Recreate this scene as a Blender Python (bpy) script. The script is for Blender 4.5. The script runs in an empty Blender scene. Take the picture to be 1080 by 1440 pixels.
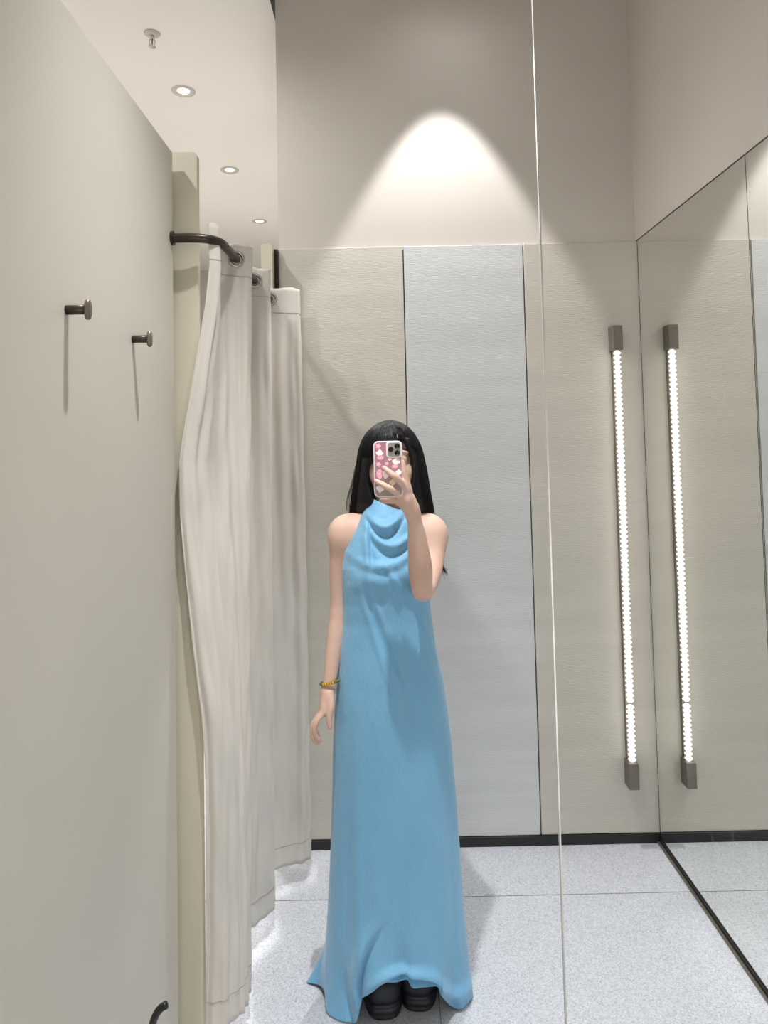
import bpy, bmesh, math, random
import numpy as np
from mathutils import Vector, Matrix
random.seed(7); rng = np.random.default_rng(7)
C = bpy.context.scene.collection
PI = math.pi

# ------------------------------------------------------------------ camera
F = 1000.0; CX, CY = 538.0, 574.0; PITCH = math.atan(48 / F); ROLL = math.atan(0.0215); CAMZ = 1.58
M = Matrix.Rotation(PI / 2 + PITCH, 4, 'X') @ Matrix.Rotation(-ROLL, 4, 'Z')
cam_d = bpy.data.cameras.new('camera'); cam = bpy.data.objects.new('camera', cam_d); C.objects.link(cam)
cam.matrix_world = Matrix.Translation((0, 0, CAMZ)) @ M
cam_d.sensor_fit = 'VERTICAL'; cam_d.sensor_height = 36.0; cam_d.sensor_width = 27.0; cam_d.lens = 36.0 * F / 1440
cam_d.shift_x = (540 - CX) / 1440; cam_d.shift_y = (CY - 720) / 1440
cam_d.clip_start = 0.05
bpy.context.scene.camera = cam
M3 = M.to_3x3()
def P(px, py, D):
    """the point that the photo shows at (px, py), D metres into the room"""
    d = M3 @ Vector(((px - CX) / F, -(py - CY) / F, -1.0))
    return Vector((0, 0, CAMZ)) + d * (D / d.y)
def X(px, py, D): return P(px, py, D).x

# ------------------------------------------------------------------ materials
def srgb(r, g, b):
    f = lambda c: (c / 255) / 12.92 if c <= 10 else ((c / 255 + .055) / 1.055) ** 2.4
    return (f(r), f(g), f(b), 1)
class Mat:
    def __init__(s, name, col=(.5, .5, .5, 1), rough=.6, metal=0, spec=.5, **kw):
        s.m = bpy.data.materials.new(name); s.m.use_nodes = True
        s.nt = s.m.node_tree; s.b = s.nt.nodes['Principled BSDF']
        s.set('Base Color', col); s.set('Roughness', rough); s.set('Metallic', metal); s.set('Specular IOR Level', spec)
        for k, v in kw.items(): s.set(k.replace('_', ' '), v)
    def set(s, k, v): s.b.inputs[k].default_value = v
    def n(s, t, **kw):
        nd = s.nt.nodes.new(t)
        for k, v in kw.items():
            if k in nd.inputs: nd.inputs[k].default_value = v
            else: setattr(nd, k, v)
        return nd
    def l(s, a, b): s.nt.links.new(a, b)
    def coords(s, scale=(1, 1, 1)):
        tc = s.n('ShaderNodeTexCoord'); mp = s.n('ShaderNodeMapping'); mp.inputs['Scale'].default_value = scale
        s.l(tc.outputs['Object'], mp.inputs['Vector']); return mp.outputs['Vector']
    def noise(s, scale, vec=(1, 1, 1), detail=4, rough=.5):
        nz = s.n('ShaderNodeTexNoise'); nz.inputs['Scale'].default_value = scale
        nz.inputs['Detail'].default_value = detail; nz.inputs['Roughness'].default_value = rough
        s.l(s.coords(vec), nz.inputs['Vector']); return nz.outputs['Fac']
    def ramp(s, fac, stops):
        r = s.n('ShaderNodeValToRGB'); e = r.color_ramp.elements
        while len(e) < len(stops): e.new(.5)
        for el, (p, c) in zip(e, stops): el.position = p; el.color = c
        s.l(fac, r.inputs['Fac']); return r.outputs['Color']
    def color(s, sock): s.l(sock, s.b.inputs['Base Color']); return s
    def bump(s, fac, strength=.3, dist=.002, prev=None):
        b = s.n('ShaderNodeBump'); b.inputs['Strength'].default_value = strength; b.inputs['Distance'].default_value = dist
        s.l(fac, b.inputs['Height'])
        if prev is not None: s.l(prev, b.inputs['Normal'])
        s.l(b.outputs['Normal'], s.b.inputs['Normal']); return b.outputs['Normal']

def two_tone(name, a, b, scale, vec, rough, bs, bvec, bstr, bd=.001, **kw):
    m = Mat(name, a, rough, **kw)
    m.color(m.ramp(m.noise(scale, vec), [(.35, a), (.65, b)]))
    m.bump(m.noise(bs, bvec, 3), bstr, bd); return m.m
m_paint = two_tone('warm_grey_paint', srgb(196, 192, 184), srgb(200, 196, 188), 2, (1, 1, 1), .7, 120, (1, 1, 1), .08)
m_paint_up = two_tone('upper_paint', srgb(196, 189, 180), srgb(200, 193, 184), 2, (1, 1, 1), .75, 120, (1, 1, 1), .08)
m_left = two_tone('left_panel_paint', srgb(197, 192, 180), srgb(201, 196, 184), 2, (1, 1, 1), .5, 90, (1, 1, 1), .06)
def panel_mat(name, a, b): return two_tone(name, a, b, 3, (.6, 1, 5), .6, 34, (1, 1, 11), .6, .002)
m_panel_a = panel_mat('beige_textured_panel', srgb(194, 189, 178), srgb(200, 195, 184))
m_panel_b = panel_mat('cool_grey_textured_panel', srgb(196, 197, 197), srgb(202, 203, 203))
m_panel_c = panel_mat('beige_side_panel', srgb(190, 185, 174), srgb(195, 190, 179))
m_post = two_tone('post_paint', srgb(198, 192, 173), srgb(202, 196, 177), 3, (1, 1, .3), .5, 60, (1, 1, 1), .05)
m_ceiling = two_tone('ceiling_paint', srgb(226, 221, 216), srgb(230, 225, 220), 1, (1, 1, 1), .8, 80, (1, 1, 1), .04)
m_black = Mat('black_trim', srgb(22, 21, 21), .4).m
m_bronze = Mat('dark_bronze_metal', srgb(74, 66, 59), .38, .7).m
m_bronze2 = Mat('bronze_disc', srgb(122, 110, 102), .35, .6).m
m_rail = Mat('rail_bronze', srgb(70, 62, 57), .35, .8).m
m_capgrey = Mat('grey_fixture_metal', srgb(120, 113, 103), .45, .5).m
m_ring = Mat('downlight_ring', srgb(190, 184, 175), .5, .1).m
m_steel = Mat('brushed_steel', srgb(190, 188, 184), .3, .9).m
m_seam = Mat('polished_edge', srgb(205, 202, 194), .35, .5).m
m_grout = Mat('tile_grout', srgb(120, 118, 118), .8).m

def emis(name, col, st):
    m = Mat(name, col, .5); m.set('Emission Color', col); m.set('Emission Strength', st); return m.m
m_led = emis('led_light', (1, .985, .95, 1), 1.7)
m_lamp = emis('downlight_lamp', (1, .97, .92, 1), 9.0)

def floor_material():
    m = Mat('terrazzo_tile', srgb(205, 204, 205), .5, spec=.35)
    v = m.n('ShaderNodeTexVoronoi'); v.inputs['Scale'].default_value = 300; m.l(m.coords(), v.inputs['Vector'])
    sp = m.n('ShaderNodeSeparateColor'); m.l(v.outputs['Color'], sp.inputs['Color'])
    base = m.ramp(sp.outputs['Red'], [(0.0, srgb(166, 168, 173)), (.16, srgb(184, 187, 192)), (.5, srgb(194, 197, 203)), (.9, srgb(207, 210, 216))])
    nz = m.noise(55, detail=6, rough=.7)
    tone = m.ramp(nz, [(.3, (.94, .94, .945, 1)), (.6, (1, 1, 1, 1))])
    dk = m.n('ShaderNodeTexVoronoi'); dk.inputs['Scale'].default_value = 42; m.l(m.coords(), dk.inputs['Vector'])
    spots = m.ramp(dk.outputs['Distance'], [(0.05, (.78, .78, .78, 1)), (.09, (1, 1, 1, 1))])
    mx = m.n('ShaderNodeMix', data_type='RGBA', blend_type='MULTIPLY'); mx.inputs[0].default_value = 1
    m.l(base, mx.inputs[6]); m.l(tone, mx.inputs[7])
    mx2 = m.n('ShaderNodeMix', data_type='RGBA', blend_type='MULTIPLY'); mx2.inputs[0].default_value = .8
    m.l(mx.outputs[2], mx2.inputs[6]); m.l(spots, mx2.inputs[7])
    m.color(mx2.outputs[2]); m.bump(nz, .08, .001); return m.m
m_floor = floor_material()

def mirror_material():
    m = Mat('mirror_glass', (.86, .87, .85, 1), .0, 1.0)
    m.nt.nodes.remove(m.b)
    out = [n for n in m.nt.nodes if n.type == 'OUTPUT_MATERIAL'][0]
    g = m.n('ShaderNodeBsdfGlossy'); g.inputs['Color'].default_value = (.93, .94, .91, 1); g.inputs['Roughness'].default_value = 0.0
    h = m.n('ShaderNodeBsdfGlossy'); h.inputs['Color'].default_value = (.93, .94, .92, 1); h.inputs['Roughness'].default_value = .22
    f = m.ramp(m.noise(7, (1, 1, .5), 6, .65), [(.52, (.03, .03, .03, 1)), (.66, (.10, .10, .10, 1)), (.8, (.3, .3, .3, 1))])
    mx = m.n('ShaderNodeMixShader'); m.l(f, mx.inputs[0]); m.l(g.outputs[0], mx.inputs[1]); m.l(h.outputs[0], mx.inputs[2])
    df = m.n('ShaderNodeBsdfDiffuse'); df.inputs['Color'].default_value = (.9, .92, .93, 1)
    f2 = m.ramp(m.noise(11, (1, 1, .55), 7, .62), [(.60, (0, 0, 0, 1)), (.68, (.05, .05, .05, 1)), (.76, (.22, .22, .22, 1))])
    mx2 = m.n('ShaderNodeMixShader'); m.l(f2, mx2.inputs[0]); m.l(mx.outputs[0], mx2.inputs[1]); m.l(df.outputs[0], mx2.inputs[2])
    m.l(mx2.outputs[0], out.inputs['Surface']); return m.m
m_mirror = mirror_material()

def curtain_material():
    m = Mat('curtain_linen', srgb(208, 202, 192), .75, spec=.25)
    m.color(m.ramp(m.noise(3, (1, 1, .5), 3), [(.3, srgb(202, 196, 186)), (.7, srgb(211, 205, 196))]))
    a = m.bump(m.noise(10, (1, 1, .35), 5, .6), .55, .006)
    m.bump(m.noise(500, (1, 1, 1), 2), .1, .001, a)
    m.set('Sheen Weight', .15); return m.m
m_curtain = curtain_material()
m_stitch = Mat('curtain_stitch', srgb(160, 150, 138), .8).m

def dress_material():
    m = Mat('blue_satin', srgb(116, 172, 206), .52, spec=.3)
    m.color(m.ramp(m.noise(6, (1, 1, .5), 4), [(.3, srgb(112, 168, 203)), (.7, srgb(120, 176, 210))]))
    a = m.bump(m.noise(16, (1, 1, .5), 6, .68), .75, .007)
    m.bump(m.noise(160, (1, 1, .6), 3), .25, .0012, a)
    m.set('Sheen Weight', .25); return m.m
m_dress = dress_material()
def skin_material():
    m = Mat('skin', srgb(206, 172, 154), .5, spec=.35)
    m.color(m.ramp(m.noise(14, detail=3), [(.3, srgb(203, 168, 150)), (.7, srgb(211, 179, 163))]))
    m.set('Subsurface Weight', .12); m.set('Subsurface Radius', (.01, .004, .002)); m.set('Subsurface Scale', .6)
    m.bump(m.noise(220, detail=2), .05, .001); return m.m
m_skin = skin_material()
m_nail = Mat('pink_nail', srgb(226, 160, 158), .25).m
m_lip = Mat('lips', srgb(190, 110, 105), .4).m
m_eyew = Mat('eye_white', srgb(235, 232, 228), .2).m
m_iris = Mat('iris', srgb(30, 20, 16), .15).m
def hair_material():
    m = Mat('black_hair', srgb(13, 12, 14), .42, spec=.28)
    m.bump(m.noise(60, (3, 3, .12), 3), .5, .003); return m.m
m_hair = hair_material()
m_shoe = two_tone('black_knit_shoe', srgb(26, 28, 38), srgb(31, 33, 44), 40, (1, 1, 1), .6, 300, (1, 1, 1), .3)
m_sole = Mat('black_rubber_sole', srgb(22, 23, 30), .5).m
m_case = Mat('clear_case_edge', srgb(228, 218, 220), .22, Coat_Weight=.5).m
def phone_back():
    m = Mat('glitter_phone_back', srgb(176, 138, 142), .3, Coat_Weight=.5)
    v = m.n('ShaderNodeTexVoronoi'); v.inputs['Scale'].default_value = 900; m.l(m.coords(), v.inputs['Vector'])
    sp = m.n('ShaderNodeSeparateColor'); m.l(v.outputs['Color'], sp.inputs['Color'])
    tc = m.n('ShaderNodeTexCoord'); s2 = m.n('ShaderNodeSeparateXYZ'); m.l(tc.outputs['Generated'], s2.inputs[0])
    grad = m.ramp(s2.outputs['Z'], [(0, srgb(150, 132, 124)), (.5, srgb(156, 124, 128)), (1, srgb(164, 108, 124))])
    gl = m.ramp(sp.outputs['Red'], [(.80, (1, 1, 1, 1)), (.93, (1.5, 1.4, 1.45, 1))])
    mx = m.n('ShaderNodeMix', data_type='RGBA', blend_type='MULTIPLY'); mx.inputs[0].default_value = 1
    m.l(grad, mx.inputs[6]); m.l(gl, mx.inputs[7]); m.color(mx.outputs[2]); return m.m
m_pback = phone_back()
m_pmetal = Mat('camera_plate', srgb(150, 148, 136), .3, .4).m
m_lens = Mat('lens_glass', srgb(14, 14, 17), .08).m
m_pink = Mat('sticker_pink', srgb(240, 165, 185), .35).m
m_white = Mat('sticker_white', srgb(240, 232, 228), .35).m
m_cream = Mat('sticker_cream', srgb(225, 210, 180), .35).m
m_screen = Mat('phone_screen', srgb(12, 12, 14), .08).m
m_green = Mat('jade_bead', srgb(96, 100, 58), .2).m
m_gold = Mat('gold_bead', srgb(226, 178, 70), .2, .9).m

# ------------------------------------------------------------------ mesh helpers
def link(name, me, m, parent=None, smooth=False):
    o = bpy.data.objects.new(name, me); C.objects.link(o)
    if m is not None and not me.materials: me.materials.append(m)
    if parent: o.parent = parent
    if smooth:
        for p in me.polygons: p.use_smooth = True
    return o
def obj(name, bm, m, parent=None, smooth=False):
    bmesh.ops.recalc_face_normals(bm, faces=bm.faces[:])
    me = bpy.data.meshes.new(name); bm.to_mesh(me); bm.free()
    return link(name, me, m, parent, smooth)
def tag(o, label=None, cat=None, group=None, kind=None):
    if label: o['label'] = label
    if cat: o['category'] = cat
    if group: o['group'] = group
    if kind: o['kind'] = kind
    return o
def empty(name, loc, label, cat, group=None):
    o = bpy.data.objects.new(name, None); C.objects.link(o); o.location = loc; o.empty_display_size = .05
    return tag(o, label, cat, group)
def box(bm, x0, x1, y0, y1, z0, z1, bev=0, seg=2):
    r = bmesh.ops.create_cube(bm, size=1); vs = r['verts']
    for v in vs: v.co = Vector(((x0 + x1) / 2 + v.co.x * (x1 - x0), (y0 + y1) / 2 + v.co.y * (y1 - y0), (z0 + z1) / 2 + v.co.z * (z1 - z0)))
    if bev:
        es = {e for v in vs for e in v.link_edges}
        bmesh.ops.bevel(bm, geom=list(es), offset=bev, segments=seg, affect='EDGES', profile=.5)
    return bm
def cyl(bm, a, b, r0, r1=None, seg=32, caps=True):
    r1 = r0 if r1 is None else r1; a, b = Vector(a), Vector(b); ax = (b - a).normalized()
    q = ax.to_track_quat('Z', 'Y'); rings = []
    for c, r in ((a, r0), (b, r1)):
        rings.append([bm.verts.new(c + q @ Vector((r * math.cos(2 * PI * i / seg), r * math.sin(2 * PI * i / seg), 0))) for i in range(seg)])
    for i in range(seg): bm.faces.new((rings[0][i], rings[0][(i + 1) % seg], rings[1][(i + 1) % seg], rings[1][i]))
    if caps: bm.faces.new(rings[0][::-1]); bm.faces.new(rings[1])
def lathe(bm, prof, org, axis, seg=32):
    """profile [(radius, height)] turned about axis at org"""
    q = Vector(axis).normalized().to_track_quat('Z', 'Y'); org = Vector(org); rings = []
    for r, h in prof:
        if r < 1e-6: rings.append([bm.verts.new(org + q @ Vector((0, 0, h)))])
        else: rings.append([bm.verts.new(org + q @ Vector((r * math.cos(2 * PI * i / seg), r * math.sin(2 * PI * i / seg), h))) for i in range(seg)])
    for A, B in zip(rings, rings[1:]):
        for i in range(seg):
            j = (i + 1) % seg
            if len(A) == 1 and len(B) == 1: continue
            if len(A) == 1: bm.faces.new((A[0], B[j], B[i]))
            elif len(B) == 1: bm.faces.new((A[i], A[j], B[0]))
            else: bm.faces.new((A[i], A[j], B[j], B[i]))
def tube(bm, pts, rad, seg=12, caps=True):
    pts = [Vector(p) for p in pts]; n = len(pts)
    rads = rad if isinstance(rad, (list, tuple)) else [rad] * n
    up = None; rings = []
    for i, p in enumerate(pts):
        t = (pts[min(i + 1, n - 1)] - pts[max(i - 1, 0)]).normalized()
        if up is None: up = t.orthogonal().normalized()
        up = (up - t * up.dot(t)).normalized(); s = t.cross(up)
        rings.append([bm.verts.new(p + (up * math.cos(2 * PI * k / seg) + s * math.sin(2 * PI * k / seg)) * rads[i]) for k in range(seg)])
    for A, B in zip(rings, rings[1:]):
        for k in range(seg): bm.faces.new((A[k], A[(k + 1) % seg], B[(k + 1) % seg], B[k]))
    if caps: bm.faces.new(rings[0][::-1]); bm.faces.new(rings[-1])
def torus(bm, c, axis, R, r, seg=28, s2=10):
    q = Vector(axis).normalized().to_track_quat('Z', 'Y'); c = Vector(c); V = []
    for i in range(seg):
        a = 2 * PI * i / seg
        V.append([bm.verts.new(c + q @ Vector(((R + r * math.cos(2 * PI * k / s2)) * math.cos(a), (R + r * math.cos(2 * PI * k / s2)) * math.sin(a), r * math.sin(2 * PI * k / s2)))) for k in range(s2)])
    for i in range(seg):
        for k in range(s2): bm.faces.new((V[i][k], V[(i + 1) % seg][k], V[(i + 1) % seg][(k + 1) % s2], V[i][(k + 1) % s2]))
def catmull(pts, n, closed=False):
    pts = [np.array(p, float) for p in pts]; m = len(pts); out = []
    segs = m if closed else m - 1
    for i in range(segs):
        if closed: a, b, c, d = (pts[(i + k) % m] for k in (-1, 0, 1, 2))
        else: a, b, c, d = pts[max(i - 1, 0)], pts[i], pts[i + 1], pts[min(i + 2, m - 1)]
        for j in range(n):
            t = j / n
            out.append(.5 * ((2 * b) + (c - a) * t + (2 * a - 5 * b + 4 * c - d) * t * t + (3 * b - a - 3 * c + d) * t ** 3))
    if not closed: out.append(pts[-1])
    return out

# ------------------------------------------------------------------ room numbers
YB = 2.85                       # back wall
XM = 1.045                      # face of the right side mirror
XL = -0.553                     # face of the left partition
YE = 1.885                      # where the left partition ends
ZP = 2.372                      # top of panels and mirrors
ZC = 3.45                       # ceiling
XBL = X(391, 345, YB)           # left end of the back wall
YN = -1.0                       # wall behind the camera
YF = 7.5                        # far wall of the corridor
XC = -2.1                       # corridor's other side
def struct(name, bm, m, parent=None, smooth=False):
    o = obj(name, bm, m, parent, smooth)
    if not parent: o['kind'] = 'structure'
    return o

b = bmesh.new(); box(b, XC - .1, XM + .3, YN - .1, YF + .1, -.1, 0); fl = struct('floor', b, m_floor)
b = bmesh.new()
JY = 2.545; JX = X(622, 1420, 1.95)
for y in (JY - 2.4, JY - 1.2, JY, JY + 1.2, JY + 2.4, JY + 3.6): box(b, XC, XM, y - .0012, y + .0012, -.004, .0006)
for x in (JX, JX - 1.2): box(b, x - .0012, x + .0012, YN, YF, -.004, .0006)
obj('tile_joint', b, m_grout, fl)
b = bmesh.new(); box(b, XC - .1, XM + .3, YN - .1, YF + .1, ZC, ZC + .1); cl = struct('ceiling', b, m_ceiling)
b = bmesh.new(); _q = P(385.5, 22, 1); box(b, _q.x * (ZC - CAMZ) / (_q.z - CAMZ), -.36, .3, 3.25, ZC - .004, ZC + .01); obj('slot', b, m_black, cl)

# back wall: upper plaster, three textured panels below standing 18 mm proud
b = bmesh.new(); box(b, XBL, XM + .2, YB + .018, YB + .16, 0, ZC); wb = struct('wall_back', b, m_paint_up)
xs = [XBL, X(567, 360, YB), X(737, 400, YB), XM + .02]
for i, mm in enumerate((m_panel_a, m_panel_b, m_panel_c)):
    b = bmesh.new(); g = .0022
    box(b, xs[i] + (g if i else 0), xs[i + 1] - g, YB, YB + .0185, .038, ZP, .0025, 2)
    o = obj('panel', b, mm, wb)
    o['label'] = ('warm beige textured panel', 'cooler pale grey textured panel', 'beige textured panel behind the lit bar')[i]
b = bmesh.new()
for x in xs[1:3]: box(b, x - .004, x + .004, YB + .012, YB + .0182, .038, ZP - .01)
obj('shadow_gap', b, m_black, wb)
b = bmesh.new(); box(b, XBL, XM, YB - .006, YB + .017, 0, .037, .001, 1); struct('baseboard_back', b, m_black)

# right wall with floor-to-head-height mirrors
b = bmesh.new(); box(b, XM + .012, XM + .15, YN, YB + .018, 0, ZC); wr = struct('wall_right', b, m_paint_up)
b = bmesh.new(); box(b, XM + .0005, XM + .0125, YN, YB + .018, ZP + .006, ZC); obj('upper_plaster', b, m_paint_up, wr)
b = bmesh.new(); box(b, XM + .001, XM + .012, YN, YB, ZP, ZP + .006); obj('top_trim', b, m_bronze, wr)
YS = 1.985
seam_g = .0018
for i, (a, c) in enumerate(((YS + seam_g, YB - .007), (.70, YS - seam_g))):
    b = bmesh.new(); box(b, XM, XM + .006, a, c, .022, ZP)
    o = obj('wall_mirror', b, m_mirror)
    tag(o, ('tall frameless wall mirror on the right reflecting the lit strip, next to the corner',
            'tall frameless wall mirror at the right edge of the photo, nearer the camera')[i], 'mirror', 'frameless mirrors along the right wall')
b = bmesh.new(); box(b, XM + .0062, XM + .012, .6, YB, .02, ZP); obj('mirror_backing', b, m_black, wr)
b = bmesh.new(); box(b, XM + .0005, XM + .0062, YB - .006, YB - .0005, .02, ZP); obj('edge_strip', b, m_bronze, wr)
b = bmesh.new(); box(b, XM - .004, XM + .012, YN, YB - .006, 0.0, .021, .001, 1); struct('baseboard_right', b, m_black)
b = bmesh.new(); box(b, XM - .013, XM - .0045, YN, YB - .006, 0.0, .008, .001, 1); struct('trim_3', b, m_capgrey)

# left partition, its end post, far post
b = bmesh.new(); box(b, XL - .10, XL, YN, YE, 0, ZP + .002, .002, 2); struct('wall_left', b, m_left)
XPR = X(277.5, 300, 1.92)
def post(name, x0, x1, y0, y1, z1, r):
    bm = bmesh.new(); vs = []
    prof = [(x0, 0), (x1, 0)] + [(x1 - r + r * math.cos(a), z1 - r + r * math.sin(a)) for a in np.linspace(0, PI / 2, 8)] + [(x0, z1)]
    A = [bm.verts.new((x, y0, z)) for x, z in prof]; B = [bm.verts.new((x, y1, z)) for x, z in prof]
    bm.faces.new(A); bm.faces.new(B[::-1])
    for i in range(len(prof)): bm.faces.new((A[i], A[(i + 1) % len(prof)], B[(i + 1) % len(prof)], B[i]))
    vert = [e for e in bm.edges if abs(e.verts[0].co.x - x1) < 1e-5 and abs(e.verts[1].co.x - x1) < 1e-5 and abs(e.verts[0].co.y - e.verts[1].co.y) < 1e-5]
    bmesh.ops.bevel(bm, geom=vert, offset=.010, segments=4, affect='EDGES', profile=.5)
    return struct(name, bm, m_post)
post('trim_1', XL - .10, XPR, 1.92, 1.945, P(262, 214, 1.92).z, .012)
post('trim_2', X(367, 360, 2.79), X(383, 360, 2.79), 2.79, 2.96, P(375, 343, 2.79).z, .012)
b = bmesh.new(); box(b, X(383.5, 360, 2.83), XBL - .0005, 2.835, 2.98, 0, P(386, 350, 2.83).z); struct('trim_4', b, m_black)
# corridor shell and wall behind the camera
b = bmesh.new(); box(b, XC - .1, XC, YN, YF, 0, ZC); struct('wall_corridor', b, m_paint)
b = bmesh.new(); box(b, XC, XM + .2, YF, YF + .1, 0, ZC); struct('wall_far', b, m_paint)
b = bmesh.new(); box(b, XC, XM + .2, YN - .1, YN, 0, ZC); struct('wall_front', b, m_paint)
b = bmesh.new(); box(b, XBL, XBL + .1, YB + .16, YF, 0, ZC); struct('wall_side', b, m_paint)

# joint between the two front glass panels, a metre from the camera
b = bmesh.new()
a0 = P(770.5, 640, .93)
box(b, a0.x - .0009, a0.x + .0009, .930, .936, 0, 2.5); struct('trim_5', b, m_seam)

# ------------------------------------------------------------------ LED wall light
ZLt = P(867, 458, 2.80).z; ZLb = P(892, 1110, 2.80).z
XLs = X(868.5, 490, 2.80)
led = empty('wall_light', (XLs, YB - .03, ZLb), 'tall slim vertical bar light, brightly lit, fixed to the back wall beside the corner', 'wall light')
def inled(o): o.parent = led; o.matrix_parent_inverse = Matrix.Translation(led.location).inverted(); return o
yl0, yl1 = YB - .055, YB
capL = .098; w = .019
for z0, z1 in ((ZLb, ZLb + capL), (ZLt - capL, ZLt)):
    b = bmesh.new(); box(b, XLs - w, XLs + w, yl0 - .004, yl1, z0, z1, .0015, 1); inled(obj('end_cap', b, m_capgrey))
b = bmesh.new(); box(b, XLs - .012, XLs + .012, YB - .022, YB, ZLb + capL, ZLt - capL, .001, 1); inled(obj('channel', b, m_capgrey))
zj = P(888, 991, 2.80).z
for z0, z1 in ((ZLb + capL, zj - .004), (zj + .004, ZLt - capL)):
    b = bmesh.new(); n = max(2, round((z1 - z0) / .0185)); st = (z1 - z0) / n; prof = [(0, z0)]
    for i in range(n):
        zz = z0 + i * st; prof += [(.0065, zz + .0008), (.0150, zz + st * .5), (.0065, zz + st - .0008)]
    prof.append((0, z1)); lathe(b, prof, (XLs + .001, YB - .038, 0), (0, 0, 1), 20)
    inled(obj('light_tube', b, m_led, None, False))
def point_light(kind, name, loc, power, col=(1, .95, .88), **kw):
    l = bpy.data.lights.new(name, kind); l.energy = power; l.color = col
    for k, v in kw.items(): setattr(l, k, v)
    o = bpy.data.objects.new(name, l); C.objects.link(o); o.location = loc; return o

# ------------------------------------------------------------------ ceiling lights
def downlight(loc, label):
    e = empty('ceiling_light', loc, label, 'ceiling light', 'recessed round downlights')
    b = bmesh.new(); lathe(b, [(.062, 0), (.061, -.004), (.046, -.007), (.036, -.002), (.030, 0.0), (.030, .004)], (0, 0, 0), (0, 0, 1), 36)
    obj('trim_ring', b, m_ring, e, True)
    b = bmesh.new(); lathe(b, [(0, -.0005), (.030, -.0005), (.030, .004)], (0, 0, 0), (0, 0, 1), 28); obj('lamp', b, m_lamp, e)
    return e
e0 = None
cl_spots = []
for px, py, lab in ((258, 128, 'largest and nearest of the three round downlights seen in the corridor ceiling'),
                    (323, 239, 'middle one of the three round downlights in the corridor ceiling'),
                    (365, 311, 'smallest, farthest round downlight, just above the curtain and far post')):
    p = P(px, py, 1); dz = p.z - CAMZ; k = (ZC - CAMZ) / dz; cl_spots.append((p.x * k, k, lab))
cl_spots += [(.264, 2.60, 'round downlight in the fitting room ceiling making the bright cone on the back wall'),
             (-.10, 1.27, 'round downlight in the fitting room ceiling above and in front of the woman')]
for i, (x, y, lab) in enumerate(cl_spots):
    if e0 is None: e0 = downlight((x, y, ZC), lab)
    else:
        c = e0.copy(); C.objects.link(c); c.location = (x, y, ZC); c['label'] = lab
        for ch in list(e0.children):
            d = ch.copy(); C.objects.link(d); d.parent = c
def spot(name, loc, power, ang, blend, r=.02, col=(.985, .985, 1), tgt=None):
    o = point_light('SPOT', name, loc, power, col, spot_size=math.radians(ang), spot_blend=blend, shadow_soft_size=r)
    if tgt: o.rotation_euler = (Vector(tgt) - Vector(loc)).to_track_quat('-Z', 'Y').to_euler()
    return o
for i, (x, y, _) in enumerate(cl_spots[:3]): spot('corridor_spot', (x, y, ZC - .012), 87, 160, .6, .04)
for x, y in ((-1.2, .9), (-1.2, 2.4), (-1.7, 3.2), (-1.7, 5.2)): spot('corridor_spot', (x, y, ZC - .012), 87, 160, .6, .04)  # extra unseen spots without fixtures, added to brighten the corridor
spot('wall_scallop_spot', (.264, 2.60, ZC - .012), 112, 55.5, .25, .02, tgt=(.264, 2.62, 0))
spot('person_spot', (-.10, 1.27, ZC - .012), 265, 64, 1, .026, tgt=(.0, 1.6, 0))
spot('room_glow', (-.10, 1.27, ZC - .012), 6.2, 170, 1, .05)
spot('room_glow', (.285, 2.55, ZC - .012), 4.4, 170, 1, .05)
def bar(name, x, y, z, sx, sz, power, tgt):
    o = point_light('AREA', name, (x, y, z), power, (.985, .99, 1), shape='RECTANGLE', size=sx, size_y=sz)
    o.rotation_euler = (Vector(tgt) - Vector((x, y, z))).to_track_quat('-Z', 'Y').to_euler(); return o
bar('front_fill', .88, YN + .06, .95, .05, 1.7, 15, (.88, 2, 1.35))  # unseen fill strips added behind the camera, mainly to lift the left wall
bar('front_fill', -.40, YN + .06, 1.35, .05, 1.7, 5.5, (-.40, 2, 1.35))

# sprinkler
p = P(214, 47, 1); k = (ZC - CAMZ) / (p.z - CAMZ)
sp = empty('sprinkler_head', (p.x * k, k, ZC), 'small chrome fire sprinkler hanging from the corridor ceiling', 'sprinkler')
b = bmesh.new(); lathe(b, [(0, 0), (.036, 0), (.035, -.004), (.022, -.012), (.014, -.012), (.0, -.012)], (0, 0, 0), (0, 0, 1), 28); obj('collar', b, m_ring, sp, True)
b = bmesh.new(); cyl(b, (0, 0, -.010), (0, 0, -.026), .009); 
for s in (-1, 1): tube(b, [(s * .008, 0, -.024), (s * .013, 0, -.036), (s * .011, 0, -.050), (0, 0, -.060)], .0022, 8)
obj('frame_arms', b, m_steel, sp, True)
b = bmesh.new(); cyl(b, (0, 0, -.026), (0, 0, -.054), .0028, seg=10); obj('glass_bulb', b, Mat('bulb_red', srgb(120, 60, 60), .2).m, sp, True)
b = bmesh.new(); lathe(b, [(0, -.058), (.016, -.060), (.017, -.063), (0, -.066)], (0, 0, 0), (0, 0, 1), 20); obj('deflector', b, m_steel, sp)

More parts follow.
